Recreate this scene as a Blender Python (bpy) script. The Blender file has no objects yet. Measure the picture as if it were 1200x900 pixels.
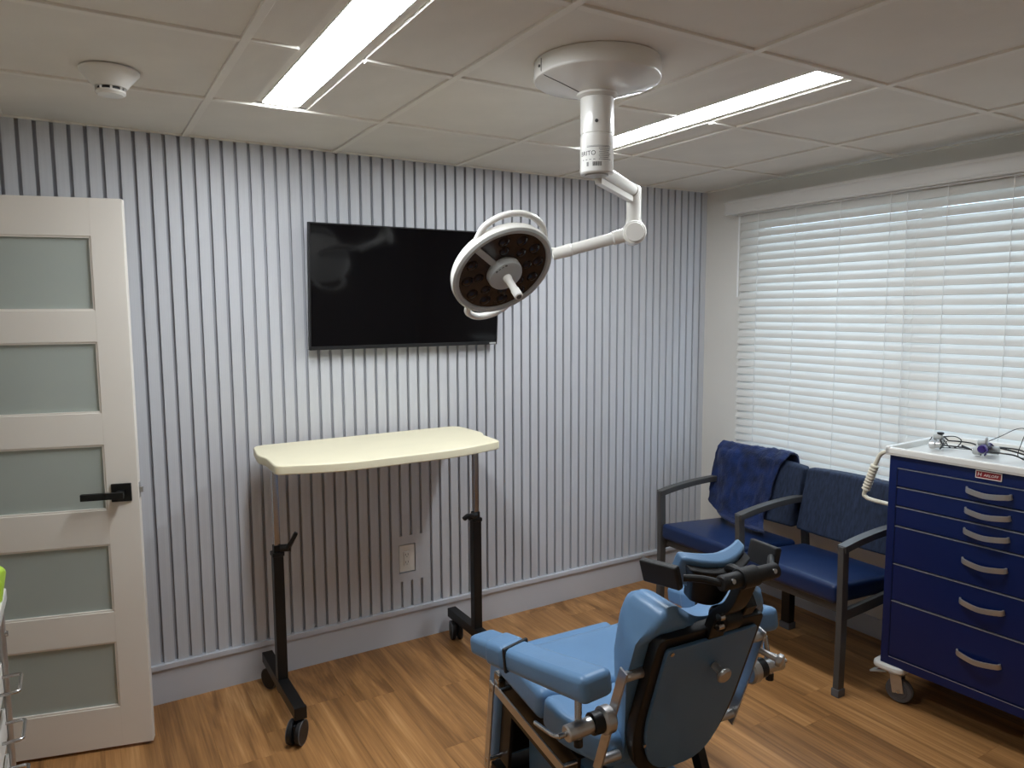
import bpy, bmesh, math, random
from mathutils import Vector, Matrix, noise
random.seed(7)
sc = bpy.context.scene
COL = sc.collection
V = Vector
R = math.radians

# ------------------------------------------------------------------ camera
CAM_POS = V((-3.3337, -3.2303, 1.6341))
YAW, PITCH, ROLL, FPX = 0.54147, -0.10212, -0.00534, 848.13
fw = V((math.sin(YAW)*math.cos(PITCH), math.cos(YAW)*math.cos(PITCH), math.sin(PITCH)))
rt0 = V((math.cos(YAW), -math.sin(YAW), 0)); up0 = rt0.cross(fw)
rt = math.cos(ROLL)*rt0 + math.sin(ROLL)*up0
up = -math.sin(ROLL)*rt0 + math.cos(ROLL)*up0
cd = bpy.data.cameras.new('camera'); cam = bpy.data.objects.new('camera', cd); COL.objects.link(cam)
cd.sensor_width = 36; cd.lens = 36*FPX/1200; cd.clip_start = .02
cam.matrix_world = Matrix(((rt.x, up.x, -fw.x, CAM_POS.x), (rt.y, up.y, -fw.y, CAM_POS.y), (rt.z, up.z, -fw.z, CAM_POS.z), (0, 0, 0, 1)))
sc.camera = cam

# ------------------------------------------------------------------ world, light, exposure
w = bpy.data.worlds.new('world'); sc.world = w; w.use_nodes = True
bg = w.node_tree.nodes['Background']; bg.inputs[0].default_value = (.70, .83, 1, 1); bg.inputs[1].default_value = 4.6
LAMP = 48.0                     # emission of the two ceiling strip diffusers
sc.view_settings.view_transform = 'Standard'; sc.view_settings.look = 'None'
sc.view_settings.exposure = 0.12; sc.view_settings.gamma = 1.0; sc.view_settings.use_curve_mapping = False
sc.cycles.use_denoising = True; sc.cycles.max_bounces = 14; sc.cycles.diffuse_bounces = 12
sc.cycles.sample_clamp_indirect = 6

# ------------------------------------------------------------------ materials
def lin(c):
    return tuple(((x/255)/12.92 if x/255 <= .04045 else ((x/255+.055)/1.055)**2.4) for x in c) + (1,)
MATS = {}
def mat(name, rgb, rough=.5, metal=0, var=.06, scale=8, stretch=(1, 1, 1), bump=0, bscale=None, spec=.5, emis=0, coat=0, sheen=0, trans=0, ior=1.45):
    if name in MATS: return MATS[name]
    m = bpy.data.materials.new(name); m.use_nodes = True; nt = m.node_tree; N = nt.nodes; L = nt.links
    b = N['Principled BSDF']
    tc = N.new('ShaderNodeTexCoord'); mp = N.new('ShaderNodeMapping'); mp.inputs['Scale'].default_value = stretch
    L.new(tc.outputs['Object'], mp.inputs[0])
    nz = N.new('ShaderNodeTexNoise'); nz.inputs['Scale'].default_value = scale; nz.inputs['Detail'].default_value = 4
    L.new(mp.outputs[0], nz.inputs['Vector'])
    cr = N.new('ShaderNodeValToRGB'); c = lin(rgb)
    cr.color_ramp.elements[0].position = .3; cr.color_ramp.elements[1].position = .7
    cr.color_ramp.elements[0].color = tuple(x*(1-var) for x in c[:3]) + (1,)
    cr.color_ramp.elements[1].color = tuple(min(1, x*(1+var)) for x in c[:3]) + (1,)
    L.new(nz.outputs['Fac'], cr.inputs[0]); L.new(cr.outputs[0], b.inputs['Base Color'])
    b.inputs['Roughness'].default_value = rough; b.inputs['Metallic'].default_value = metal
    b.inputs['Specular IOR Level'].default_value = spec; b.inputs['Coat Weight'].default_value = coat
    b.inputs['Sheen Weight'].default_value = sheen; b.inputs['IOR'].default_value = ior
    b.inputs['Transmission Weight'].default_value = trans
    if emis:
        b.inputs['Emission Color'].default_value = c; b.inputs['Emission Strength'].default_value = emis
    if bump:
        n2 = N.new('ShaderNodeTexNoise'); n2.inputs['Scale'].default_value = bscale or scale*6; n2.inputs['Detail'].default_value = 3
        L.new(mp.outputs[0], n2.inputs['Vector'])
        bp = N.new('ShaderNodeBump'); bp.inputs['Strength'].default_value = bump; bp.inputs['Distance'].default_value = .004
        L.new(n2.outputs['Fac'], bp.inputs['Height']); L.new(bp.outputs[0], b.inputs['Normal'])
    MATS[name] = m
    return m

def plank_material():
    m = bpy.data.materials.new('vinyl_plank'); m.use_nodes = True; nt = m.node_tree; N = nt.nodes; L = nt.links
    b = N['Principled BSDF']; tc = N.new('ShaderNodeTexCoord'); oi = N.new('ShaderNodeObjectInfo')
    mul = N.new('ShaderNodeMath'); mul.operation = 'MULTIPLY'; mul.inputs[1].default_value = 57.0; L.new(oi.outputs['Random'], mul.inputs[0])
    cmb = N.new('ShaderNodeCombineXYZ'); L.new(mul.outputs[0], cmb.inputs[0]); L.new(mul.outputs[0], cmb.inputs[1])
    add = N.new('ShaderNodeVectorMath'); add.operation = 'ADD'; L.new(tc.outputs['Object'], add.inputs[0]); L.new(cmb.outputs[0], add.inputs[1])
    def nz(sx, sy, scale, det, dist=0):
        mp = N.new('ShaderNodeMapping'); mp.inputs['Scale'].default_value = (sx, sy, 1); L.new(add.outputs[0], mp.inputs[0])
        t = N.new('ShaderNodeTexNoise'); t.inputs['Scale'].default_value = scale; t.inputs['Detail'].default_value = det
        t.inputs['Distortion'].default_value = dist; L.new(mp.outputs[0], t.inputs['Vector']); return t
    big = nz(13, .8, 1.0, 4, .7); fine = nz(110, 2.6, 1.0, 6, .3)
    mix = N.new('ShaderNodeMath'); mix.operation = 'MULTIPLY_ADD'; mix.inputs[1].default_value = .38
    L.new(fine.outputs['Fac'], mix.inputs[0])
    m2 = N.new('ShaderNodeMath'); m2.operation = 'MULTIPLY_ADD'; m2.inputs[1].default_value = .72; m2.inputs[2].default_value = -.12
    L.new(big.outputs['Fac'], m2.inputs[0]); L.new(m2.outputs[0], mix.inputs[2])
    tone = N.new('ShaderNodeMath'); tone.operation = 'MULTIPLY_ADD'; tone.inputs[1].default_value = .11
    L.new(oi.outputs['Random'], tone.inputs[0])
    sub = N.new('ShaderNodeMath'); sub.operation = 'SUBTRACT'; sub.inputs[1].default_value = .055; L.new(mix.outputs[0], sub.inputs[0]); L.new(sub.outputs[0], tone.inputs[2])
    cr = N.new('ShaderNodeValToRGB'); e = cr.color_ramp.elements
    e[0].position = .28; e[0].color = lin((126, 88, 52)); e[1].position = .72; e[1].color = lin((214, 166, 112))
    x = e.new(.5); x.color = lin((174, 126, 77))
    L.new(tone.outputs[0], cr.inputs[0]); L.new(cr.outputs[0], b.inputs['Base Color'])
    b.inputs['Roughness'].default_value = .42; b.inputs['Specular IOR Level'].default_value = .35
    bp = N.new('ShaderNodeBump'); bp.inputs['Strength'].default_value = .08; bp.inputs['Distance'].default_value = .002
    L.new(fine.outputs['Fac'], bp.inputs['Height']); L.new(bp.outputs[0], b.inputs['Normal'])
    return m

def glass_material(name, tint, rough, mixfac):
    m = bpy.data.materials.new(name); m.use_nodes = True; N = m.node_tree.nodes; L = m.node_tree.links
    out = N['Material Output']; N.remove(N['Principled BSDF'])
    t = N.new('ShaderNodeBsdfTransparent'); g = N.new('ShaderNodeBsdfGlossy'); g.inputs['Roughness'].default_value = rough
    t.inputs[0].default_value = tint; mx = N.new('ShaderNodeMixShader'); mx.inputs[0].default_value = mixfac
    L.new(t.outputs[0], mx.inputs[1]); L.new(g.outputs[0], mx.inputs[2]); L.new(mx.outputs[0], out.inputs[0]); return m

M_PLANK = plank_material()
M_SUB = mat('subfloor', (40, 32, 26), .8)
M_CEIL = mat('ceiling_tile', (226, 222, 214), .9, var=.03, scale=3, bump=.15, bscale=90)
M_GRID = mat('ceiling_grid', (230, 226, 217), .5, var=.02)
M_PLEN = mat('plenum', (90, 88, 84), .9)
M_SLAT = mat('grey_slat_paint', (197, 199, 204), .38, var=.04, scale=3, stretch=(4, 4, .6), bump=.12, bscale=60)
M_SLATBACK = mat('grey_panel_paint', (166, 168, 174), .5, var=.04, scale=3)
M_WALL = mat('wall_paint', (220, 217, 210), .7, var=.03, scale=2, bump=.05, bscale=80)
M_BASE = mat('baseboard_paint', (196, 199, 206), .42, var=.03, scale=2)
M_DOOR = mat('door_paint', (232, 226, 217), .38, var=.02, scale=2)
M_FROST = mat('frosted_glass', (172, 180, 174), .22, var=.03, scale=1.5, spec=.55)
M_BLACK = mat('black_metal', (16, 16, 17), .42, var=.2)
M_BLKP = mat('black_plastic', (22, 22, 24), .5, var=.15, bump=.1, bscale=150)
M_GREYM = mat('charcoal_frame', (74, 73, 72), .42, var=.08)
M_RUB = mat('grey_rubber', (92, 92, 96), .7, var=.1)
M_CHROME = mat('chrome', (190, 189, 188), .22, 1, var=.04)
M_SATIN = mat('satin_steel', (192, 190, 188), .34, .85, var=.05, stretch=(1, 1, 6))
M_WHITE = mat('white_enamel', (226, 224, 218), .25, var=.02, coat=.3)
M_WHITEP = mat('white_plastic', (228, 226, 220), .35, var=.02)
M_CREAM = mat('cream_laminate', (236, 228, 198), .42, var=.02, bump=.05, bscale=120)
M_BEIGE = mat('beige_grip', (214, 206, 186), .5, var=.04)
M_BLUE = mat('light_blue_vinyl', (99, 135, 172), .36, var=.06, scale=5, bump=.10, bscale=70)
M_BLUED = mat('blue_panel', (84, 120, 156), .42, var=.05, scale=4)
M_NAVYV = mat('navy_vinyl', (19, 40, 80), .36, var=.08, scale=6, bump=.08, bscale=90)
M_NAVYF = mat('navy_weave', (33, 44, 66), .85, var=.4, scale=60, stretch=(1, 1.6, .35), bump=.3, bscale=120)
M_FLEECE = mat('navy_fleece', (14, 34, 78), .95, var=.5, scale=16, bump=.9, bscale=120, sheen=.15)
M_CART = mat('cart_blue', (8, 27, 78), .34, var=.05, scale=4)
M_CARTD = mat('cart_blue_dark', (7, 22, 62), .45, var=.05)
M_STRIP = mat('aluminium_edge', (168, 170, 178), .35, .6, var=.03)
M_SCREEN = mat('screen_glass', (3, 3, 6), .08, var=.1, spec=.36)
M_LENS = mat('lens_panel', (46, 34, 30), .18, var=.25, scale=30, spec=.4)
M_LENSD = mat('lens_dome', (40, 28, 24), .10, var=.2, spec=.35)
M_LGREY = mat('light_grey_plastic', (176, 178, 176), .35, var=.03)
M_RED = mat('badge_red', (128, 28, 34), .4, var=.1)
M_TEXTW = mat('lettering_white', (222, 214, 208), .5)
M_TEXTK = mat('lettering_black', (40, 40, 42), .6)
M_LABEL = mat('label_paper', (222, 221, 216), .5, var=.02)
M_PURPLE = mat('purple_anodised', (58, 40, 110), .3, .4, var=.1)
M_LIME = mat('lime_plastic', (176, 214, 66), .35, var=.05, spec=.5)
M_BLIND = mat('blind_slat', (214, 212, 207), .42, var=.015, scale=2)
M_CORD = mat('blind_cord', (236, 236, 234), .7)
M_EMIT = mat('strip_diffuser', (244, 250, 255), .5, var=0, emis=LAMP)
M_GLASS = glass_material('window_glass', (.92, .96, .97, 1), .02, .06)
M_CLEAR = glass_material('clear_lens', (.7, .75, .78, 1), .05, .25)
M_EXT = mat('outside_ground', (110, 116, 104), .9)

# ------------------------------------------------------------------ mesh helpers (all in world coordinates)
def nb(): return bmesh.new()
def join(*bms):
    o = nb()
    for b in bms:
        me = bpy.data.meshes.new('t'); b.to_mesh(me); o.from_mesh(me); bpy.data.meshes.remove(me); b.free()
    return o
def xf(b, M): b.transform(M); return b
def box(c, s, bev=0, seg=2, M=None):
    b = nb(); bmesh.ops.create_cube(b, size=1)
    b.transform(Matrix.Translation(V(c)) @ Matrix.Diagonal((s[0], s[1], s[2], 1)))
    if bev: bmesh.ops.bevel(b, geom=b.edges[:], offset=bev, segments=seg, profile=.5, affect='EDGES', clamp_overlap=True)
    if M is not None: b.transform(M)
    return b
def bx(x0, x1, y0, y1, z0, z1, bev=0, seg=2):
    return box(((x0+x1)/2, (y0+y1)/2, (z0+z1)/2), (abs(x1-x0), abs(y1-y0), abs(z1-z0)), bev, seg)
def frame_to(p, q):
    d = (V(q)-V(p)); L = d.length; z = d.normalized()
    a = V((0, 0, 1)) if abs(z.z) < .95 else V((1, 0, 0))
    x = a.cross(z).normalized(); y = z.cross(x)
    return Matrix(((x.x, y.x, z.x, p[0]), (x.y, y.y, z.y, p[1]), (x.z, y.z, z.z, p[2]), (0, 0, 0, 1))), L
def lathe(prof, n=40, M=None, close=True):
    b = nb(); rings = []
    for r, z in prof:
        if r < 1e-6: rings.append([b.verts.new((0, 0, z))])
        else: rings.append([b.verts.new((r*math.cos(2*math.pi*i/n), r*math.sin(2*math.pi*i/n), z)) for i in range(n)])
    for A, B in zip(rings, rings[1:]):
        for i in range(n):
            j = (i+1) % n
            a0, a1, b0, b1 = A[i % len(A)], A[j % len(A)], B[i % len(B)], B[j % len(B)]
            f = [a0]
            for v in (a1, b1, b0):
                if v not in f: f.append(v)
            if len(f) > 2: b.faces.new(f)
    if close:
        if len(rings[0]) > 1: b.faces.new(rings[0][::-1])
        if len(rings[-1]) > 1: b.faces.new(rings[-1])
    bmesh.ops.recalc_face_normals(b, faces=b.faces)
    if M is not None: b.transform(M)
    return b
def cyl(p, q, r, r2=None, n=20, bev=0):
    M, L = frame_to(p, q); r2 = r if r2 is None else r2
    pr = [(r, 0), (r2, L)] if not bev else [(r-bev, 0), (r, bev), (r2, L-bev), (r2-bev, L)]
    return lathe(pr, n, M)
def smooth_path(pts, k=6, closed=False):
    P = [V(p) for p in pts]; out = []; n = len(P)
    rng = range(n if closed else n-1)
    for i in rng:
        p1, p2 = P[i], P[(i+1) % n]
        p0 = P[i-1] if (closed or i > 0) else p1*2-p2
        p3 = P[(i+2) % n] if (closed or i+2 < n) else p2*2-p1
        for j in range(k):
            t = j/k
            out.append(.5*((2*p1)+(-p0+p2)*t+(2*p0-5*p1+4*p2-p3)*t*t+(-p0+3*p1-3*p2+p3)*t**3))
    if not closed: out.append(P[-1])
    return out
def tube(pts, r, n=10, k=6, closed=False, sm=True):
    P = smooth_path(pts, k, closed) if sm else [V(p) for p in pts]
    b = nb(); rings = []; m = len(P)
    t = (P[1]-P[0]).normalized(); a = V((0, 0, 1)) if abs(t.z) < .9 else V((1, 0, 0)); x = t.cross(a).normalized()
    for i in range(m):
        if closed: t = (P[(i+1) % m]-P[i-1]).normalized()
        else: t = (P[min(i+1, m-1)]-P[max(i-1, 0)]).normalized()
        x = (x-t*x.dot(t)).normalized(); y = t.cross(x)
        rr = r(i/(m-1)) if callable(r) else r
        rings.append([b.verts.new(P[i]+x*rr*math.cos(2*math.pi*j/n)+y*rr*math.sin(2*math.pi*j/n)) for j in range(n)])
    for i in range(m if closed else m-1):
        A, B = rings[i], rings[(i+1) % m]
        for j in range(n): b.faces.new((A[j], A[(j+1) % n], B[(j+1) % n], B[j]))
    if not closed: b.faces.new(rings[0][::-1]); b.faces.new(rings[-1])
    bmesh.ops.recalc_face_normals(b, faces=b.faces)
    return b
def sweep(pts, wdt, hgt, bev=.003, upv=(0, 0, 1), k=6, sm=True):
    """rectangular bar along a path; wdt across, hgt along upv"""
    P = smooth_path(pts, k) if sm else [V(p) for p in pts]
    b = nb(); rings = []; m = len(P)
    for i in range(m):
        t = (P[min(i+1, m-1)]-P[max(i-1, 0)]).normalized()
        s = t.cross(V(upv)).normalized(); u = s.cross(t)
        mit = 1
        if 0 < i < m-1 and not sm:
            t0 = (P[i]-P[i-1]).normalized(); mit = 1/max(.5, t0.dot(t))
        rings.append([b.verts.new(P[i]+s*(wdt/2)*a+u*(hgt/2)*c*mit) for a, c in ((-1, -1), (1, -1), (1, 1), (-1, 1))])
    for A, B in zip(rings, rings[1:]):
        for j in range(4): b.faces.new((A[j], A[(j+1) % 4], B[(j+1) % 4], B[j]))
    b.faces.new(rings[0][::-1]); b.faces.new(rings[-1])
    bmesh.ops.recalc_face_normals(b, faces=b.faces)
    if bev:
        es = [e for e in b.edges if len(e.link_faces) == 2 and e.calc_face_angle(0) > R(40)]
        bmesh.ops.bevel(b, geom=es, offset=bev, segments=2, profile=.5, affect='EDGES', clamp_overlap=True)
    return b
def prism(poly, z0, z1, bev=0, seg=3, M=None):
    b = nb(); lo = [b.verts.new((p[0], p[1], z0)) for p in poly]; hi = [b.verts.new((p[0], p[1], z1)) for p in poly]
    n = len(poly); b.faces.new(lo[::-1]); b.faces.new(hi)
    for i in range(n): b.faces.new((lo[i], lo[(i+1) % n], hi[(i+1) % n], hi[i]))
    bmesh.ops.recalc_face_normals(b, faces=b.faces)
    if bev:
        es = [e for e in b.edges if len(e.link_faces) == 2 and e.calc_face_angle(0) > R(50)]
        bmesh.ops.bevel(b, geom=es, offset=bev, segments=seg, profile=.5, affect='EDGES', clamp_overlap=True)
    if M is not None: b.transform(M)
    return b
def round_poly(pts, r, k=5):
    out = []; n = len(pts)
    for i in range(n):
        p, a, c = V(pts[i]).to_2d(), V(pts[i-1]).to_2d(), V(pts[(i+1) % n]).to_2d()
        rr = r[i] if isinstance(r, (list, tuple)) else r
        if rr <= 0: out.append(tuple(p)); continue
        d0 = (a-p); d1 = (c-p); q0 = p+d0.normalized()*min(rr, d0.length*.45); q1 = p+d1.normalized()*min(rr, d1.length*.45)
        for j in range(k+1):
            t = j/k; out.append(tuple((1-t)**2*q0+2*t*(1-t)*p+t*t*q1))
    return out
def cushion(sx, sy, sz, r, cx=8, cy=8, fn=None, M=None, seg=4):
    """soft rounded box centred at the origin; fn(co) deforms it"""
    b = nb(); bmesh.ops.create_cube(b, size=1); b.transform(Matrix.Diagonal((sx-2*r, sy-2*r, sz-2*r, 1)))
    ex = [e for e in b.edges if abs((e.verts[0].co-e.verts[1].co).x) > 1e-6]
    bmesh.ops.subdivide_edges(b, edges=ex, cuts=cx, use_grid_fill=True)
    ey = [e for e in b.edges if abs((e.verts[0].co-e.verts[1].co).y) > 1e-6]
    bmesh.ops.subdivide_edges(b, edges=ey, cuts=cy, use_grid_fill=True)
    b.normal_update()
    es = [e for e in b.edges if len(e.link_faces) == 2 and e.calc_face_angle(0) > R(50)]
    b.transform(Matrix.Diagonal((sx/(sx-2*r), sy/(sy-2*r), sz/(sz-2*r), 1)))
    bmesh.ops.bevel(b, geom=es, offset=r, segments=seg, profile=.5, affect='EDGES', clamp_overlap=True)
    if fn:
        for v in b.verts: v.co = V(fn(v.co))
    if M is not None: b.transform(M)
    return b
def text_bm(s, size, depth=.0006, align='CENTER', shear=0):
    cu = bpy.data.curves.new('t', 'FONT'); cu.body = s; cu.size = size; cu.extrude = depth/2; cu.align_x = align; cu.align_y = 'CENTER'; cu.shear = shear; cu.resolution_u = 3
    o = bpy.data.objects.new('t', cu); COL.objects.link(o)
    me = bpy.data.meshes.new_from_object(o.evaluated_get(bpy.context.evaluated_depsgraph_get()))
    b = nb(); b.from_mesh(me); bpy.data.objects.remove(o); bpy.data.curves.remove(cu); bpy.data.meshes.remove(me)
    return b

ROOTM = {}
def tag(o, label=None, cat=None, group=None, kind=None):
    if label: o['label'] = label
    if cat: o['category'] = cat
    if group: o['group'] = group
    if kind: o['kind'] = kind
    return o
def thing(name, label, cat, loc=(0, 0, 0), rotz=0, group=None):
    o = bpy.data.objects.new(name, None); COL.objects.link(o); o.empty_display_size = .05
    o.location = loc; o.rotation_euler = (0, 0, rotz)
    ROOTM[o.name] = (Matrix.Translation(V(loc)) @ Matrix.Rotation(rotz, 4, 'Z')).inverted()
    return tag(o, label, cat, group)
def obj(name, b, m, parent=None, flat=False, ang=35, label=None, local=False):
    if parent is not None and not local: b.transform(ROOTM[parent.name])
    me = bpy.data.meshes.new(name); b.to_mesh(me); b.free()
    if not flat:
        me.shade_smooth(); me.set_sharp_from_angle(angle=R(ang))
    me.materials.append(m)
    o = bpy.data.objects.new(name, me); COL.objects.link(o)
    if not flat:
        wn_ = o.modifiers.new('weighted', 'WEIGHTED_NORMAL'); wn_.keep_sharp = True
    if parent is not None: o.parent = parent; ROOTM[o.name] = ROOTM[parent.name]
    else: ROOTM[o.name] = Matrix.Identity(4)
    if label: o['label'] = label
    return o
def inst(src, parent, loc, scale=None, rot=None, name=None):
    o = src.copy(); COL.objects.link(o); o.parent = parent; o.location = loc
    if scale: o.scale = scale
    if rot: o.rotation_euler = rot
    return o
def struct(name, b, m, label, flat=True):
    o = obj(name, b, m, flat=flat); o['kind'] = 'structure'; o['label'] = label; return o
def struct_root(name, loc=(0, 0, 0), label=None, rotz=0):
    o = bpy.data.objects.new(name, None); COL.objects.link(o); o.location = loc; o.rotation_euler = (0, 0, rotz)
    ROOTM[o.name] = (Matrix.Translation(V(loc)) @ Matrix.Rotation(rotz, 4, 'Z')).inverted(); o['kind'] = 'structure'
    if label: o['label'] = label
    return o

# ------------------------------------------------------------------ room shell
H = 2.3306; XL = -3.99; YF = -4.45
# floor
fl = struct('floor', bx(XL-.1, .1, YF-.1, .1, -.06, -.006), M_SUB, 'wood look vinyl plank floor')
PW, PL = .1815, 1.22
pb = box((PW/2, PL/2, -.003), (PW-.0003, PL-.0003, .006), .0003, 1)
first = None
xs = -2.241-PW*10
ROWOFF = {}
k = 0
x = xs
while x < .05:
    off = {0: 0, }.get(k, None)
    rnd = random.Random(k*13+5); ystart = -rnd.random()*PL
    if abs(x+PW+2.241) < .02 or abs(x+PW+2.24) < .02: ystart = -.42
    if abs(x+2.241) < .02: ystart = -.905
    if abs(x+.97) < .1: ystart = -1.515
    if abs(x+.61) < .1: ystart = -1.973
    while ystart < .02: ystart += PL
    y = ystart
    while y > YF-.02:
        y -= PL
        x0, x1 = max(x, XL-.01), min(x+PW, .03); y0, y1 = max(y, YF-.02), min(y+PL, .02)
        if x1-x0 < .02 or y1-y0 < .02: continue
        if first is None:
            first = obj('plank', pb, M_PLANK, fl, flat=True); o = first
        else:
            o = inst(first, fl, (0, 0, 0))
        o.location = (x0, y0, 0); o.scale = ((x1-x0)/PW, (y1-y0)/PL, 1)
    x += PW; k += 1

# walls
wb = struct('wall_back', bx(XL, 0.1, .018, .10, 0, H+.15), M_SLATBACK, 'blue grey slatted feature wall')
SP, SW = .05355, .0402
OUT_X0, OUT_X1, OUT_Z0, OUT_Z1 = None, None, .306, .535
base_slat = None
def slat_piece(xl, wd, z0, z1):
    global base_slat
    if base_slat is None:
        base_slat = obj('slat', box((.5, .009, .5), (1, .018, 1)), M_SLAT, wb, flat=True); o = base_slat
    else: o = inst(base_slat, wb, (0, 0, 0))
    o.location = (xl, 0, z0); o.scale = (wd, 1, z1-z0)
k = 0; outlet_cols = []
while True:
    xl = -.0405-SP*k
    if xl < XL: break
    if -2.10 < xl+SW/2 < -1.885:
        outlet_cols.append(xl); slat_piece(xl, SW, .17, OUT_Z0); slat_piece(xl, SW, OUT_Z1, H+.01)
    else: slat_piece(xl, SW, .17, H+.01)
    k += 1
ox0, ox1 = min(outlet_cols), max(outlet_cols)+SW
PX0, PX1, PZ0, PZ1 = -2.037, -1.957, .353, .487
for (a, b_, c, d) in ((ox0, PX0-.004, OUT_Z0, OUT_Z1), (PX1+.004, ox1, OUT_Z0, OUT_Z1), (PX0-.004, PX1+.004, OUT_Z0, PZ0-.005), (PX0-.004, PX1+.004, PZ1+.005, OUT_Z1)):
    obj('outlet_surround', bx(a, b_, 0, .0185, c, d), M_SLAT, wb, flat=True)
struct('trim_1', bx(XL, 0, -.016, .018, .150, .172, .002), M_BASE, 'narrow grey ledge capping the baseboard', False)
struct('baseboard_back', bx(XL, 0, -.004, .018, 0, .150), M_BASE, 'tall painted baseboard under the slatted wall')

# right wall with window opening
WY0, WY1, WZ0, WZ1 = -2.30, -.36, .72, 2.15
wr = join(bx(0, .12, YF, WY0, 0, H+.15), bx(0, .12, WY1, .018, 0, H+.15), bx(0, .12, WY0, WY1, 0, WZ0), bx(0, .12, WY0, WY1, WZ1, H+.15))
struct('wall_right', wr, M_WALL, 'plain warm white wall holding the window')
struct('baseboard_right', bx(-.012, 0, YF, -.004, 0, .10, .002), M_BASE, 'low painted baseboard beneath the window', False)
wn = struct_root('window_1', (.06, (WY0+WY1)/2, WZ0), 'double window behind the closed blinds')
fr = join(bx(.03, .09, WY0, WY0+.05, WZ0, WZ1), bx(.03, .09, WY1-.05, WY1, WZ0, WZ1), bx(.03, .09, WY0, WY1, WZ0, WZ0+.05), bx(.03, .09, WY0, WY1, WZ1-.05, WZ1), bx(.03, .09, (WY0+WY1)/2-.03, (WY0+WY1)/2+.03, WZ0, WZ1))
obj('window_frame', fr, M_WHITEP, wn, flat=True)
for a, b_ in ((WY0+.05, (WY0+WY1)/2-.03), ((WY0+WY1)/2+.03, WY1-.05)):
    obj('window_pane', bx(.055, .06, a, b_, WZ0+.05, WZ1-.05), M_GLASS, wn, flat=True)
obj('window_sill', bx(-.02, .12, WY0-.03, WY1+.03, WZ0-.025, WZ0, .003), M_WHITEP, wn)
# left wall with the doorway the door hangs in, and the wall behind the camera
DY0, DY1 = -.93, -.095
wl = join(bx(XL-.12, XL, DY1, .018, 0, H+.15), bx(XL-.12, XL, YF, DY0, 0, H+.15), bx(XL-.12, XL, DY0, DY1, 2.05, H+.15), bx(XL-1.3, XL-1.2, YF, .1, 0, H+.15), bx(XL-1.3, XL-.12, DY0-.4, DY0-.3, 0, H+.15), bx(XL-1.3, XL-.12, .0, .1, 0, H+.15), bx(XL-1.3, XL-.1, DY0-.4, .1, -.06, 0), bx(XL-1.3, XL-.1, DY0-.4, .1, H, H+.1))
struct('wall_left', wl, M_WALL, 'plain wall with the doorway')
struct('wall_front', bx(XL, .1, YF-.12, YF, 0, H+.15), M_WALL, 'plain wall opposite the slatted wall')
struct('baseboard_left', bx(XL, XL+.012, YF, DY0-.07, 0, .10, .002), M_BASE, 'painted baseboard beside the doorway', False)

# ceiling: plenum above, tee grid, lay-in tiles, two strip fixtures
ce = struct('ceiling', bx(XL-.1, .1, YF-.1, .1, H+.11, H+.15), M_PLEN, 'suspended ceiling of pale square tiles')
GA = [-2.914+.6096*i for i in range(-1, 5)]; GB = [-.585-.6096*j for j in range(0, 7)]
gx = [XL]+GA+[0.0]; gy = [.012]+GB; gy = [v for v in gy if v > YF]+[YF]
TW = .024
FIX = [(-2.682, -.185/2), (-1.316, -.185/2)]; FWD = .185; FY0, FY1 = -1.8042, -.585
t0 = None
for v in GA: obj('main_runner', bx(v-TW/2, v+TW/2, YF, .012, H, H+.012, .0012, 1), M_GRID, ce, flat=True)
for v in gy[1:-1]:
    for a, b_ in zip(gx, gx[1:]):
        if any(a < f < b_ for f, _ in FIX) and FY0-.3 < v < FY1+.3 and FY0+.1 < v < FY1-.1:
            f = [f for f, _ in FIX if a < f < b_][0]
            obj('cross_tee', bx(a+TW/2, f-FWD/2-.001, v-TW/2, v+TW/2, H+.0005, H+.012, .0012, 1), M_GRID, ce, flat=True)
            a = f+FWD/2+.001-TW/2
        obj('cross_tee', bx(a+TW/2, b_-TW/2, v-TW/2, v+TW/2, H+.0005, H+.012, .0012, 1), M_GRID, ce, flat=True)
for (p, q) in ((XL, XL+.02), (-.02, 0)): obj('wall_angle', bx(p, q, YF, .012, H+.001, H+.010), M_GRID, ce, flat=True)
obj('wall_angle', bx(XL, 0, -.006, .012, H+.001, H+.010), M_GRID, ce, flat=True)
def tile(a, b_, c, d):
    global t0
    if b_-a < .03: return
    if t0 is None:
        t0 = obj('ceiling_tile', box((.5, .5, .008), (1, 1, .016)), M_CEIL, ce, flat=True); o = t0
    else: o = inst(t0, ce, (0, 0, 0))
    o.location = (a, c, H+.008); o.scale = (b_-a, d-c, 1)
g_ = .006
for i in range(len(gx)-1):
    for j in range(len(gy)-1):
        a, b_, d, c = gx[i]+g_, gx[i+1]-g_, gy[j]-g_, gy[j+1]+g_
        fx = [f for f, _ in FIX if a < f < b_ and FY0-.01 < (c+d)/2 < FY1+.01]
        if fx: tile(a, fx[0]-FWD/2-.001, c, d); tile(fx[0]+FWD/2+.001, b_, c, d)
        else: tile(a, b_, c, d)

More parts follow.
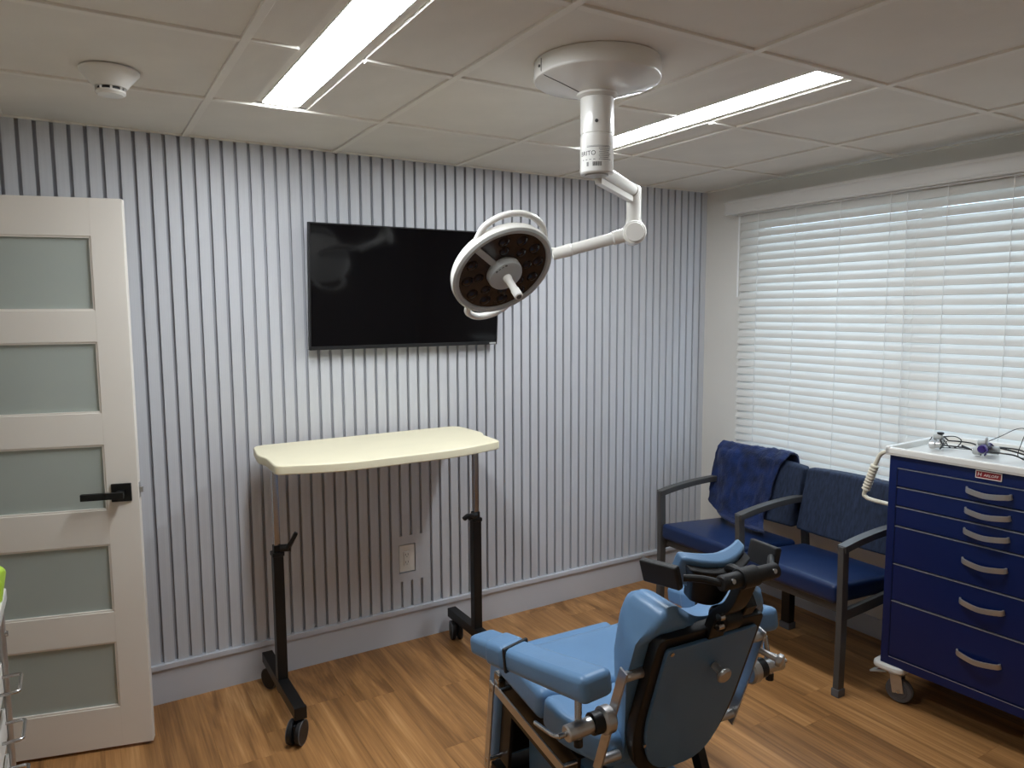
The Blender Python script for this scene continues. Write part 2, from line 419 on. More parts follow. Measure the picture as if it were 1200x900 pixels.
# ceiling strip fixtures
for (fx, _), lab in zip(FIX, ('recessed white strip ceiling light nearer the open door', 'recessed white strip ceiling light nearer the window blinds')):
    t = thing('ceiling_light', lab, 'ceiling light', (fx, (FY0+FY1)/2, H), 0, 'recessed strip ceiling lights')
    x0, x1 = fx-FWD/2, fx+FWD/2; y0, y1 = FY0+.012, FY1-.012; e = .033
    fb = join(bx(x0, x0+e, y0, y1, H+.015, H+.028, .001, 1), bx(x1-e, x1, y0, y1, H+.015, H+.028, .001, 1), bx(x0+e, x1-e, y0, y0+.012, H+.010, H+.028), bx(x0+e, x1-e, y1-.012, y1, H+.010, H+.028))
    obj('trim_frame', fb, M_GRID, t)
    obj('housing', bx(x0+.004, x1-.004, y0+.004, y1-.004, H+.03, H+.10), M_WHITEP, t)
    obj('diffuser', bx(x0+e+.001, x1-e-.001, y0+.013, y1-.013, H+.0115, H+.020), M_EMIT, t, flat=True, label='glowing white diffuser')
    obj('lip', join(bx(x0+e-.006, x0+e-.002, y0+.012, y1-.012, H+.0125, H+.018), bx(x1-e+.002, x1-e+.006, y0+.012, y1-.012, H+.0125, H+.018)), M_WHITE, t)

# ------------------------------------------------------------------ door (open, in front of the slatted wall)
DA = R(165.3)
dr = struct_root('door_1', (-3.168, -.297, .012), 'white five panel door with frosted glass, standing open', DA)
# local: +x from the latch edge to the hinge, visible face at local y=0 (towards the camera local y>0), thickness behind
DW, DH, DT = .813, 2.018, .036
def dl(b): return b
# sign: local +y = rotated normal; camera is on the side of n=( -sin, cos) ...
nrm = V((-math.sin(DA), math.cos(DA), 0)); sgn = 1 if nrm.dot(CAM_POS-V((-3.168, -.297, 0))) > 0 else -1
def dbox(x0, x1, z0, z1, y0, y1, bev=0): return bx(x0, x1, sgn*y0, sgn*y1, z0-.012, z1-.012, bev)
ST = .106
rails = [(.012, .168), (.418, .535), (.790, .918), (1.158, 1.274), (1.528, 1.640), (1.898, 2.030)]
def dobj(n, b, m, parent=dr, label=None, **k): return obj(n, b, m, parent, local=True, label=label, **k)
def inv(b): return b
panes = [(.168, .418, .113), (.535, .790, .112), (.918, 1.158, .107), (1.274, 1.528, .105), (1.640, 1.898, .103)]
dobj('stile', dbox(0, ST, .012, 2.030, -DT, 0, .0025), M_DOOR); dobj('stile', dbox(DW-ST, DW, .012, 2.030, -DT, 0, .0025), M_DOOR)
for a, b_ in rails: dobj('rail', dbox(ST-.003, DW-ST+.003, a, b_, -DT+.0005, -.0005, .002), M_DOOR)
for a, b_, s in panes:
    p = dobj('glass_pane', dbox(ST-.002, DW-ST+.002, a-.003, b_+.003, -.022, -.014), M_FROST, label='frosted greenish glass pane')
    dobj('glazing_bead', join(dbox(ST, DW-ST, a, a+.006, -.014, -.004), dbox(ST, DW-ST, b_-.006, b_, -.014, -.004), dbox(ST, ST+.006, a, b_, -.014, -.004), dbox(DW-ST-.006, DW-ST, a, b_, -.014, -.004)), M_DOOR, p)
hd = dobj('door_handle', join(dbox(.023, .089, .948, 1.014, 0, .009, .0015), dbox(.045, .067, .970, .992, .009, .042, .001)), M_BLACK, label='matte black square lever handle')
dobj('lever', dbox(.040, .178, .968, .992, .040, .056, .002), M_BLACK, hd)
lt = dobj('latch_plate', dbox(-.001, .001, .955, 1.012, -.030, -.006), M_SATIN); dobj('latch_bolt', dbox(-.012, 0, .973, .993, -.024, -.012, .002), M_SATIN, lt)
for z in (.25, 1.02, 1.80): dobj('hinge', cyl((DW+.006, sgn*.004, z-.05), (DW+.006, sgn*.004, z+.05), .006), M_BLACK)

# ------------------------------------------------------------------ outlet
t = thing('power_outlet', 'white duplex power outlet set into the slatted wall', 'outlet', (-1.997, .012, .42))
pl = obj('cover_plate', bx(PX0, PX1, .004, .0178, PZ0, PZ1, .0015), M_WHITEP, t)
rc = obj('receptacle', bx(-2.016, -1.982, .001, .005, .385, .455, .001), M_WHITE, t)
for z in (.440, .402):
    for dx_ in (-.007, .006): obj('slot', bx(-1.999+dx_-.0012, -1.999+dx_+.0012, .0004, .002, z-.005, z+.005), M_TEXTK, rc, flat=True)
    obj('slot', cyl((-1.999, .0004, z-.011), (-1.999, .002, z-.011), .0022, n=10), M_TEXTK, rc)

# ------------------------------------------------------------------ television
TVC = V((-1.985, -.075, 1.737)); TT = R(4.5)
MT = Matrix.Translation(TVC) @ Matrix.Rotation(TT, 4, 'X')
t = thing('television', 'black wall mounted flat screen television on the slatted wall', 'television', (-1.985, 0, 1.737))
W_, H_ = .945, .552
obj('screen', xf(bx(-W_/2+.006, W_/2-.006, -.0015, 0, -H_/2+.016, H_/2-.006), MT), M_SCREEN, t, flat=True)
obj('bezel', xf(join(bx(-W_/2, W_/2, -.004, .02, -H_/2, -H_/2+.016, .001), bx(-W_/2, W_/2, -.004, .02, H_/2-.006, H_/2, .001), bx(-W_/2, -W_/2+.006, -.004, .02, -H_/2+.016, H_/2-.006), bx(W_/2-.006, W_/2, -.004, .02, -H_/2+.016, H_/2-.006), bx(-W_/2+.005, W_/2-.005, .0005, .02, -H_/2+.015, H_/2-.005)), MT), M_BLKP, t)
obj('rear_housing', xf(bx(-.33, .33, .02, .045, -.2, .12, .008), MT), M_BLKP, t)
obj('wall_bracket', join(bx(-2.185, -1.785, -.013, -.001, 1.64, 1.84), xf(bx(-.16, -.12, .035, .066, -.11, .11), MT), xf(bx(.12, .16, .035, .066, -.11, .11), MT)), M_BLACK, t)
obj('badge', xf(bx(W_/2-.045, W_/2-.008, -.0048, -.0038, -H_/2+.004, -H_/2+.011), MT), M_LGREY, t)

# ------------------------------------------------------------------ smoke detector
t = thing('smoke_detector', 'white round smoke detector on the ceiling above the door', 'smoke detector', (-3.205, -.745, H))
MD = Matrix.Translation((-3.205, -.745, H)) @ Matrix.Diagonal((1, 1, -1, 1))
def flipn(b): bmesh.ops.recalc_face_normals(b, faces=b.faces); return b
obj('base', flipn(lathe([(.080, -.004), (.080, .002), (.074, .008), (.052, .034), (.044, .045)], 40, MD)), M_WHITEP, t)
obj('sensing_chamber', flipn(lathe([(.034, .044), (.034, .054)], 32, MD)), M_TEXTK, t)
cp = obj('cap', flipn(lathe([(.040, .054), (.041, .060), (.034, .066), (0, .068)], 32, MD)), M_WHITE, t)
for i in range(8):
    a = i*math.pi/4
    obj('fin', box((-3.205+.037*math.cos(a), -.745+.037*math.sin(a), H-.049), (.006, .006, .012)), M_WHITE, t)

# ------------------------------------------------------------------ ceiling mounted surgical light
CX, CY = -2.0, -1.5
t = thing('surgical_light', 'white ceiling mounted surgical lamp on an articulated arm', 'surgical light', (CX, CY, H))
MC = Matrix.Translation((CX, CY, 0))
cn = obj('ceiling_canopy', lathe([(.183, H+.006), (.184, H-.035), (.181, H-.042), (.173, H-.046), (.12, H-.060), (.06, H-.078)], 64, MC), M_WHITE, t)
ca = R(205)
tocam = math.atan2(CAM_POS.y-CY, CAM_POS.x-CX)
def around(a, r, z): return V((CX+r*math.cos(a), CY+r*math.sin(a), z))
for da in (-1.0, 2.14):
    a = tocam+da
    obj('seam', tube([around(a, .1845, H-.002), around(a, .1845, H-.035), around(a, .173, H-.0468), around(a, .12, H-.0608), around(a, .062, H-.0782)], .0009, 6, sm=False), M_GREYM, cn)
obj('screw', cyl(around(tocam-1.06, .181, H-.02), around(tocam-1.06, .1865, H-.02), .004, n=12), M_GREYM, cn)
obj('collar', lathe([(.047, H-.068), (.059, H-.070), (.060, H-.084), (.052, H-.089), (.048, H-.091)], 48, MC), M_WHITE, t)
ZB = 2.026
cl_ = obj('column', lathe([(.0485, H-.085), (.0485, 2.139), (.0468, 2.138), (.0468, 2.134), (.0485, 2.133), (.0485, ZB+.004), (.045, ZB)], 48, MC), M_WHITE, t)
obj('screw', cyl(around(tocam-.02, .046, 2.168), around(tocam-.02, .0500, 2.168), .005, n=14), M_GREYM, cl_)
obj('hub_cap', lathe([(.036, ZB+.002), (.034, ZB-.004), (0, ZB-.005)], 32, MC), M_LGREY, t)
# rating label wrapped on the column
def wrap(b, z0, a0, r):
    for v in b.verts: v.co = around(a0+v.co.x/r, r+v.co.z, z0+v.co.y)
    return b
def wstrip(x0, x1, z0, z1, r, th=.0003):
    b = nb(); n = max(2, int(abs(x1-x0)/.006)+1)
    rows = [[b.verts.new((x0+(x1-x0)*i/n, z, th)) for i in range(n+1)] for z in (z0, z1)]
    for i in range(n): b.faces.new((rows[0][i], rows[0][i+1], rows[1][i+1], rows[1][i]))
    return b
lb = obj('rating_label', wrap(wstrip(-.052, .05, -.045, .028, .0485, .0004), 2.075, tocam, .0485), M_LABEL, cl_, flat=True)
obj('lettering', wrap(xf(text_bm('BRITO', .018, .0002), Matrix.Translation((-.028, .004, .0007))), 2.075, tocam, .0485), M_TEXTK, lb, flat=True)
bits = []
for i in range(7): bits.append(wstrip(.006+.002*(i % 2), .044-.004*(i % 3), .016-.005*i, .0172-.005*i, .0485, .0007))
bits.append(wstrip(-.03, .044, .0215, .0227, .0485, .0007)); bits.append(wstrip(-.03, .04, .0245, .0252, .0485, .0007))
for i in range(12): bits.append(wstrip(-.012+.0022*i, -.012+.0022*i+(.0014 if i % 3 else .0008), -.032, -.02, .0485, .0007))
for i in range(3): bits.append(wstrip(-.030+.0022*i, -.030+.0022*i+.0013, -.032, -.02, .0485, .0007))
for i in range(4): bits.append(wstrip(-.046+.012*i, -.040+.012*i, -.014, -.0125, .0485, .0007))
obj('fine_print', wrap(join(*bits), 2.075, tocam, .0485), M_TEXTK, lb, flat=True)
# horizontal arm, elbow and spring arm
EJ = V((-1.655, -1.262, 2.032))       # elbow above the knuckle
ad = (EJ-V((CX, CY, 2.032))).normalized(); side = V((-ad.y, ad.x, 0))
A0 = V((CX, CY, 2.045))+ad*.035; A1 = V((EJ.x, EJ.y, 2.040))
obj('extension_arm', join(cyl(A0, A1, .020, n=24), box((0, 0, 0), (.02, .05, .045), .005)) if False else cyl(A0, A1, .021, n=24), M_WHITE, t)
obj('arm_cover', sweep([A0+V((0, 0, -.030))+side*.006, A1+V((0, 0, -.030))+side*.006], .022, .020, .003, sm=False), M_WHITE, t)
KN = V((-1.655, -1.262, 1.897))
obj('elbow_post', join(cyl(EJ+V((0, 0, .022)), KN+V((0, 0, .038)), .0255, n=28, bev=.004), cyl(V((EJ.x, EJ.y, 2.04))-ad*.03, V((EJ.x, EJ.y, 2.04)), .0235, n=20)), M_WHITE, t)
HD = V((-2.1083, -1.1366, 1.7639))        # lamp head centre
NRM = V((0.0317, -0.7381, -0.6739))      # lamp face normal
MAJ = V((0.7174, -0.4527, 0.5295))
MIN = NRM.cross(MAJ)
MH = Matrix(((MAJ.x, MIN.x, NRM.x, HD.x), (MAJ.y, MIN.y, NRM.y, HD.y), (MAJ.z, MIN.z, NRM.z, HD.z), (0, 0, 0, 1)))
YJ = MH @ V((.19, -.135, -.05))                                     # where the spring arm meets the yoke
sd = (KN-YJ).normalized(); kx = sd.cross(V((0, 0, 1))).normalized()
obj('knuckle', join(cyl(KN-kx*.034, KN+kx*.034, .041, n=36, bev=.004), cyl(KN+V((0, 0, .02)), KN+V((0, 0, .045)), .028, n=28)), M_WHITE, t)
for s_ in (-1, 1): obj('knuckle_cap', cyl(KN+kx*s_*.034, KN+kx*s_*.040, .033, n=32, bev=.002), M_WHITEP, t)
obj('spring_arm', join(cyl(KN-sd*.02, KN-sd*.075, .024, n=24, bev=.003), cyl(KN-sd*.075, YJ+sd*.05, .0205, n=24)), M_WHITE, t)
obj('arm_end', cyl(YJ+sd*.055, YJ-sd*.015, .0225, .020, n=24, bev=.002), M_WHITE, t)
obj('yoke', tube([YJ+sd*.01, MH @ V((.16, -.11, -.07)), MH @ V((.09, -.05, -.085)), MH @ V((.02, 0, -.07)), MH @ V((0, 0, -.04))], .015, 12), M_WHITE, t)
# lamp head
HR = .180
hs = obj('lamp_housing', flipn(lathe([(.158, .002), (.162, .010), (.172, .012), (HR, .006), (HR+.001, -.008), (HR-.004, -.024), (HR-.03, -.036), (.06, -.05), (0, -.05)], 72, MH, close=False)), M_WHITE, t)
obj('rim', flipn(lathe([(.157, .003), (.160, .0112), (.172, .0130), (.1785, .0085)], 72, MH, close=False)), M_LGREY, hs)
lp = obj('lens_panel', flipn(lathe([(.159, .004), (0, .004)], 72, MH, close=False)), M_LENS, t)
rng = random.Random(3)
for (rad, n, off) in ((.128, 12, .1), (.088, 8, .35)):
    for i in range(n):
        a = 2*math.pi*i/n+off
        if rad < .1 and abs(((a-R(102)+math.pi) % (2*math.pi))-math.pi) < .3: continue
        if abs(((a-R(102)+math.pi) % (2*math.pi))-math.pi) < .18: continue
        c = V((rad*math.cos(a), rad*math.sin(a), .004)); rr = .0185 if rad > .1 else .016
        o = obj('lens', lathe([(rr, 0), (rr*.92, .003), (rr*.6, .006), (0, .0075)], 20, MH @ Matrix.Translation(c), close=False), M_LENSD, lp)
        obj('lens_ring', lathe([(rr*1.0, .0), (rr*1.06, .002), (rr*1.12, .0)], 20, MH @ Matrix.Translation(c), close=False), M_LENS, o)
obj('spoke', xf(box((0, 0, 0), (.022, .105, .006), .002), MH @ Matrix.Rotation(R(12), 4, 'Z') @ Matrix.Translation((0, .105, .008))), M_LGREY, t)
hub = obj('hub', flipn(lathe([(.060, .003), (.060, .022), (.057, .030), (.048, .034), (.0, .036)], 48, MH, close=False)), M_LGREY, t)
obj('button_panel', xf(join(*[box((-.018+.012*i, .046, .033), (.008, .008, .002), .001) for i in range(4)]), MH), M_GREYM, hub)
hn = obj('handle', flipn(lathe([(.0145, .03), (.0145, .045), (.0125, .05), (.0125, .095), (.0145, .098), (.0145, .128), (.012, .131), (0, .131)], 28, MH)), M_WHITEP, t)
obj('handle_tip', flipn(lathe([(.009, .131), (.009, .1325), (0, .1325)], 20, MH)), M_GREYM, hn)
def arc(a0, a1, r0, r1, z, n=9):
    out = []
    for i in range(n):
        f = i/(n-1); a = R(a0+(a1-a0)*f); bul = math.sin(math.pi*f)**.6
        out.append(MH @ V(((r0+(r1-r0)*bul)*math.cos(a), (r0+(r1-r0)*bul)*math.sin(a), z-.018*bul)))
    return out
obj('grab_handle', tube(arc(0, 96, .172, .204, -.016), .0105, 12), M_WHITE, t)
obj('grab_handle', tube(arc(206, 262, .170, .245, -.022), .0125, 12), M_WHITE, t)

# ------------------------------------------------------------------ overbed table
t = thing('overbed_table', 'cream topped overbed table on black castor legs below the television', 'table', (-2.235, -.33, 0))
poly = [(-2.725, -.105), (-2.70, -.07), (-1.775, -.055), (-1.745, -.09), (-1.735, -.30), (-1.765, -.36), (-1.775, -.535), (-2.01, -.605), (-2.50, -.615), (-2.735, -.535), (-2.728, -.36), (-2.745, -.28)]
poly = [(x, y-.008) for x, y in poly]
rp = round_poly(poly, [.02, .03, .03, .02, .03, .03, .03, .1, .1, .03, .03, .03], 4)
obj('table_top', prism(rp[::-1], 1.032, 1.068, .006, 3), M_CREAM, t)
obj('top_frame', join(bx(-2.62, -1.85, -.37, -.33, 1.012, 1.032), bx(-2.705, -2.672, -.42, -.20, 1.012, 1.032), bx(-1.80, -1.767, -.42, -.20, 1.012, 1.032)), M_BLACK, t)
for ux, lx_ in ((-2.688, 1), (-1.783, -1)):
    uy = -.315
    obj('chrome_tube', bx(ux-.012, ux+.012, uy-.012, uy+.012, .55, 1.012, .003), M_CHROME, t)
    po = obj('outer_tube', bx(ux-.0205, ux+.0205, uy-.0205, uy+.0205, .085, .655, .003), M_BLACK, t)
    cb = obj('clamp', join(bx(ux-.024, ux+.024, uy-.024, uy+.024, .655, .672, .003), bx(ux-.016, ux+.016, uy-.016, uy+.016, .672, .70, .002)), M_BLACK, t)
    sx_ = lx_
    obj('clamp_lever', join(cyl((ux+.008*sx_, uy-.016, .688), (ux+.048*sx_, uy-.03, .688), .015, n=16), sweep([(ux+.034*sx_, uy-.03, .685), (ux+.05*sx_, uy-.045, .72), (ux+.066*sx_, uy-.05, .752)] if sx_ > 0 else [(ux-.03, uy-.03, .69), (ux-.06, uy-.045, .70), (ux-.088, uy-.05, .688)], .022, .016, .004)), M_BLACK, cb)
    # base bar with bent down front end
    bb = sweep([(ux, -.045, .118), (ux, -.40, .118), (ux, -.585, .124)], .045, .045, .003, sm=False)
    obj('base_bar', bb, M_BLACK, t)
    obj('bar_end', join(bx(ux-.0235, ux+.0235, -.60, -.582, .100, .148, .002)), M_BLACK, t)
    for cy_, sw in ((-.085, 25 if ux < -2 else -15), (-.565, -38)):
        MW = Matrix.Translation((ux, cy_, 0)) @ Matrix.Rotation(R(sw), 4, 'Z')
        cs_ = obj('castor', xf(join(cyl((0, 0, .05), (0, 0, .105), .008, n=12), box((0, -.016, .053), (.012, .06, .062), .006)), MW), M_BLKP, t)
        for s_ in (-1, 1):
            obj('wheel', xf(cyl((s_*.007, -.020, .046), (s_*.028, -.020, .046), .046, n=32, bev=.004), MW), M_BLKP, cs_)
            obj('wheel_ring', xf(lathe([(.039, 0), (.0463, .0), (.0463, .003), (.039, .003)], 32, Matrix.Translation((s_*.0255-.0015, -.020, .046)) @ Matrix.Rotation(R(90), 4, 'Y')), MW), M_RUB, cs_)

# ------------------------------------------------------------------ window blinds
VZ0, VZ1 = 2.166, 2.244
t = thing('blind_valance', 'white timber valance board running above the window blinds', 'valance', (-.05, -1.32, VZ0))
obj('valance_board', prism([(-.098, VZ0), (-.085, VZ0), (-.085, VZ1), (-.102, VZ1), (-.104, VZ1-.012), (-.097, VZ1-.022), (-.097, VZ0+.018), (-.102, VZ0+.01)], -2.42, -.232, 0, M=Matrix(((1, 0, 0, 0), (0, 0, 1, 0), (0, 1, 0, 0), (0, 0, 0, 1)))), M_BLIND, t)
for y in (-.238, -2.414): obj('valance_return', bx(-.09, -.001, y-.006, y+.006, VZ0, VZ1), M_BLIND, t)
PIT = .0427; SLW = .050; TILT = R(60.3)
for bi, (ya, yb, lads, lab) in enumerate(((-1.3265, -.312, (-.446, -.69, -.95, -1.207), 'closed white slatted window blind beside the slatted wall'), (-2.345, -1.3275, (-1.465, -1.723, -1.98, -2.22), 'closed white slatted window blind behind the blue drawer cart'))):
    t = thing('window_blind', lab, 'blind', (-.048, (ya+yb)/2, .74), 0, 'white slatted window blinds')
    obj('head_rail', bx(-.075, -.02, ya, yb, 2.16, 2.20), M_BLIND, t, flat=True)
    # crowned slat cross-section, upper face towards the room, room edge low
    b = nb(); n = 5; top = []; bot = []
    for s_ in (-.5, .5):
        rw = []; rb = []
        for i in range(n+1):
            u_ = -1+2*i/n; px = u_*SLW/2; pz = .0024*(1-u_*u_)
            c_, s2 = math.cos(TILT), math.sin(TILT)
            X = px*c_+pz*s2*-1; Z = px*s2+pz*c_
            rw.append(b.verts.new((X, s_, Z))); X2 = X+.0028*s2; Z2 = Z-.0028*c_
            rb.append(b.verts.new((X2, s_, Z2)))
        top.append(rw); bot.append(rb)
    for i in range(n):
        b.faces.new((top[0][i], top[0][i+1], top[1][i+1], top[1][i])); b.faces.new((bot[0][i], bot[1][i], bot[1][i+1], bot[0][i+1]))
    for e_ in (0, n): b.faces.new((top[0][e_], top[1][e_], bot[1][e_], bot[0][e_]))
    for s_ in (0, 1): b.faces.new(top[s_]+bot[s_][::-1])
    bmesh.ops.recalc_face_normals(b, faces=b.faces)
    z = 2.138; first_s = None; rj = random.Random(bi)
    me0 = obj('slat', b, M_BLIND, t, local=True, ang=60)
    o = me0
    while z > .78:
        if z != 2.138: o = inst(me0, t, (0, 0, 0))
        o.location = (0, 0, z-.74); o.scale = (1, yb-ya, 1); o.rotation_euler = (0, R(rj.uniform(-1.2, 1.2)), 0)
        z -= PIT
    obj('bottom_rail', bx(-.066, -.03, ya, yb, .745, .762, .003), M_BLIND, t)
    for y in lads:
        obj('ladder_cord', tube([(-.0645+.0015*((i % 2)*2-1), y+.0008*((i % 2)*2-1), 2.16-i*.0427) for i in range(33)], .0016, 5, sm=False), M_CORD, t)
    if bi == 0:
        obj('tilt_wand', join(cyl((-.072, -.318, 2.15), (-.072, -.316, 1.70), .0045, n=8)), M_CORD, t)
        obj('lift_cord', tube([(-.070, -1.29, 2.15), (-.072, -1.292, 1.9), (-.071, -1.296, 1.6), (-.074, -1.302, 1.2), (-.073, -1.302, .95)], .0022, 6), M_CORD, t)

# ------------------------------------------------------------------ two-seat waiting chair
t = thing('waiting_chair', 'two seat waiting chair with navy seats and charcoal arms under the window', 'chair', (-.40, -.89, 0))
YA = (-.345, -.888, -1.438)
def leg(x, y, z1, w=.03, d=.036): return bx(x-d/2, x+d/2, y-w/2, y+w/2, .03, z1, .004)
for i, y in enumerate(YA):
    arm = sweep([(-.668, y, .640), (-.56, y, .656), (-.42, y, .668), (-.27, y, .671), (-.165, y, .664)], .040, .030, .003)
    obj('armrest', arm, M_GREYM, t)
    if i != 1:
        fl_ = sweep([(-.652, y+.02*(0), .03), (-.648, y, .30), (-.655, y, .652)], .028, .040, .004, upv=(1, 0, 0))
        obj('leg', fl_, M_GREYM, t)
        ft = obj('foot', bx(-.675, -.629, y-.018, y+.018, 0, .034, .003), M_RUB, t)
        obj('leg', sweep([(-.115, y, .03), (-.15, y, .35), (-.165, y, .55), (-.135, y, .74)], .028, .036, .004, upv=(1, 0, 0)), M_GREYM, t)
        obj('foot', bx(-.138, -.092, y-.018, y+.018, 0, .034, .003), M_RUB, t)
        obj('side_rail', sweep([(-.64, y, .352), (-.45, y, .362), (-.28, y, .375), (-.16, y, .40)], .024, .045, .004), M_GREYM, t)
    else:
        obj('arm_post', sweep([(-.648, y, .36), (-.648, y, .50), (-.655, y, .652)], .028, .040, .004, upv=(1, 0, 0)), M_GREYM, t)
        obj('arm_post', sweep([(-.15, y, .36), (-.165, y, .55), (-.135, y, .74)], .028, .036, .004, upv=(1, 0, 0)), M_GREYM, t)
        obj('leg', bx(-.30, -.255, y-.025, y+.025, .03, .36, .004), M_BLACK, t)
        obj('foot', bx(-.305, -.25, y-.03, y+.03, 0, .034, .003), M_RUB, t)
obj('seat_rail', join(bx(-.625, -.60, YA[2]+.014, YA[0]-.014, .345, .385, .003), bx(-.21, -.185, YA[2]+.014, YA[0]-.014, .355, .39, .003)), M_GREYM, t)
for y0, y1 in ((YA[1], YA[0]), (YA[2], YA[1])):
    yc = (y0+y1)/2; wd = (y1-y0)-.036
    def sf(c, wd=wd):
        z = c.z
        if z > 0: z += .010*(1-(2*c.y/wd)**2)*(1-(c.x/.24)**2)
        z -= .05*(c.x+.22)*0+.035*((c.x+.24)/.48)
        return (c.x, c.y, z)
    obj('seat', cushion(.47, wd, .085, .022, 8, 8, sf, Matrix.Translation((-.435, yc, .435))), M_NAVYV, t)
    def bf(c, wd=wd):
        x = c.x-.012*(1-(2*c.y/wd)**2) if c.x < 0 else c.x
        return (x+.09*(c.z/.36), c.y, c.z+.012*(1-(2*c.y/wd)**2)*(1 if c.z > 0 else 0))
    obj('backrest', cushion(.062, wd+.018, .305, .022, 3, 10, bf, Matrix.Translation((-.190, yc, .672))), M_NAVYF, t)

# ------------------------------------------------------------------ fleece blanket on the seat back by the wall
b = nb(); rows = []
path = [(-.112, .66), (-.104, .75), (-.110, .825), (-.128, .856), (-.165, .857), (-.198, .825), (-.218, .75), (-.240, .66), (-.262, .575), (-.285, .515), (-.325, .489), (-.375, .486)]
pp = smooth_path([(x, 0, z) for x, z in path], 6); NU = 56
for i, p in enumerate(pp):
    f = i/(len(pp)-1); row = []
    ya_, yb_ = -.322, -.785
    if f > .45: yb_ = -.785+.05*min(1, (f-.45)/.15)+.012*math.sin(f*17)
    tail = max(0, f-.78)/.22
    ya_ -= .26*tail**.8; yb_ -= .07*tail
    if f > .7: ya_ += .012*math.sin(f*23)
    for j in range(NU+1):
        g = j/NU; y = ya_+(yb_-ya_)*g
        q = V((p.x, y, p.z)); nv = V((-1, 0, .5)).normalized() if f > .42 else V((1, 0, .5)).normalized()
        if .3 < f <= .42: nv = V((0, 0, 1))
        d = .012*noise.noise(V((y*7, f*5, 1)))+.010*noise.noise(V((y*16, f*9, 5)))+.005*noise.noise(V((y*40, f*30, 3)))+.010*max(0, math.sin(y*22+f*5+2))*(f > .45)
        q += nv*(.010+max(-.004, d)); row.append(b.verts.new(q))
    rows.append(row)
for A, B in zip(rows, rows[1:]):
    for j in range(NU): b.faces.new((A[j], A[j+1], B[j+1], B[j]))
bmesh.ops.recalc_face_normals(b, faces=b.faces)
bmesh.ops.solidify(b, geom=b.faces[:], thickness=-.009)
o = obj('blanket', b, M_FLEECE, ang=80); tag(o, 'dark navy fleece blanket draped over the seat back nearest the slatted wall', 'blanket')

# ------------------------------------------------------------------ drawer cart
PH = -.0509
CO = V((-.529, -1.542, 0)); CWD, CDP = .735, .41
t = thing('medical_cart', 'navy blue metal drawer cart with white top beside the waiting chair', 'cart', tuple(CO))
dy = V((-math.sin(PH), -math.cos(PH), 0)); dx = V((math.cos(PH), -math.sin(PH), 0))
MCa = Matrix(((dx.x, dy.x, 0, CO.x), (dx.y, dy.y, 0, CO.y), (0, 0, 1, 0), (0, 0, 0, 1)))   # local: x into cart, y along the front, z up
def cb_(x0, x1, y0, y1, z0, z1, bev=0, seg=2):
    bb = bx(x0, x1, y0, y1, z0, z1, bev, seg); bb.transform(MCa); bmesh.ops.recalc_face_normals(bb, faces=bb.faces); return bb
ZT = 1.042
obj('body', join(cb_(0, CDP, 0, .030, .165, ZT, .002), cb_(0, CDP, CWD-.030, CWD, .165, ZT, .002), cb_(0, CDP, .03, CWD-.03, .165, .203), cb_(0, CDP, .03, CWD-.03, .995, ZT), cb_(CDP-.02, CDP, .03, CWD-.03, .203, .995), cb_(.03, CDP-.02, .03, CWD-.03, .205, .99)), M_CART, t)
obj('body_edge', cb_(.001, .016, .030, .0325, .203, .995), M_CARTD, t)
DZ = [.993, .915, .836, .755, .597, .441, .203]
for a, b_ in zip(DZ, DZ[1:]):
    d = obj('drawer', cb_(.002, .03, .0335, CWD-.0335, b_+.0045, a-.0025, .0012), M_CART, t)
    obj('edge_strip', cb_(-.0005, .012, .0335, CWD-.0335, a-.0032, a-.0004), M_STRIP, d)
    hz = a-.037 if a-b_ < .1 else (a-.07 if a-b_ < .2 else a-.118)
    pts = [MCa @ V((.002, .291, hz+.004)), MCa @ V((-.012, .305, hz)), MCa @ V((-.024, .367, hz-.006)), MCa @ V((-.012, .429, hz)), MCa @ V((.002, .443, hz+.004))]
    obj('drawer_handle', sweep(pts, .006, .020, .001), M_SATIN, d)
obj('edge_strip', cb_(-.0005, .012, .0335, CWD-.0335, .1995, .2025), M_STRIP, t)
tr = obj('top_tray', join(cb_(-.012, CDP+.006, -.012, CWD+.012, ZT, ZT+.012, .003), cb_(-.014, .008, -.014, CWD+.014, ZT+.004, ZT+.032, .006, 3), cb_(CDP-.012, CDP+.008, -.014, CWD+.014, ZT+.004, ZT+.040, .006, 3), cb_(-.014, CDP+.008, -.014, .006, ZT+.004, ZT+.036, .006, 3), cb_(-.014, CDP+.008, CWD-.006, CWD+.014, ZT+.004, ZT+.036, .006, 3)), M_WHITE, t)
bd = obj('badge', cb_(-.003, .001, .322, .407, 1.010, 1.037, .001), M_RED, t, label='red maker plate')
obj('badge_rim', join(cb_(-.0038, 0, .321, .408, 1.035, 1.038), cb_(-.0038, 0, .321, .408, 1.009, 1.012), cb_(-.0038, 0, .321, .3235, 1.009, 1.038), cb_(-.0038, 0, .4055, .408, 1.009, 1.038)), M_TEXTW, bd)
MTx = MCa @ Matrix(((0, 0, -1, -.0042), (1, 0, 0, .3645), (0, 1, 0, 1.0235), (0, 0, 0, 1)))
obj('lettering', join(xf(text_bm('H', .0205, .0006, shear=.15), MTx @ Matrix.Translation((-.0300, 0, 0))), xf(text_bm('ARLOFF', .0138, .0006, shear=.15), MTx @ Matrix.Translation((.0085, -.001, 0)) @ Matrix.Diagonal((1.0, 1, 1, 1)))), M_TEXTW, bd, flat=True)
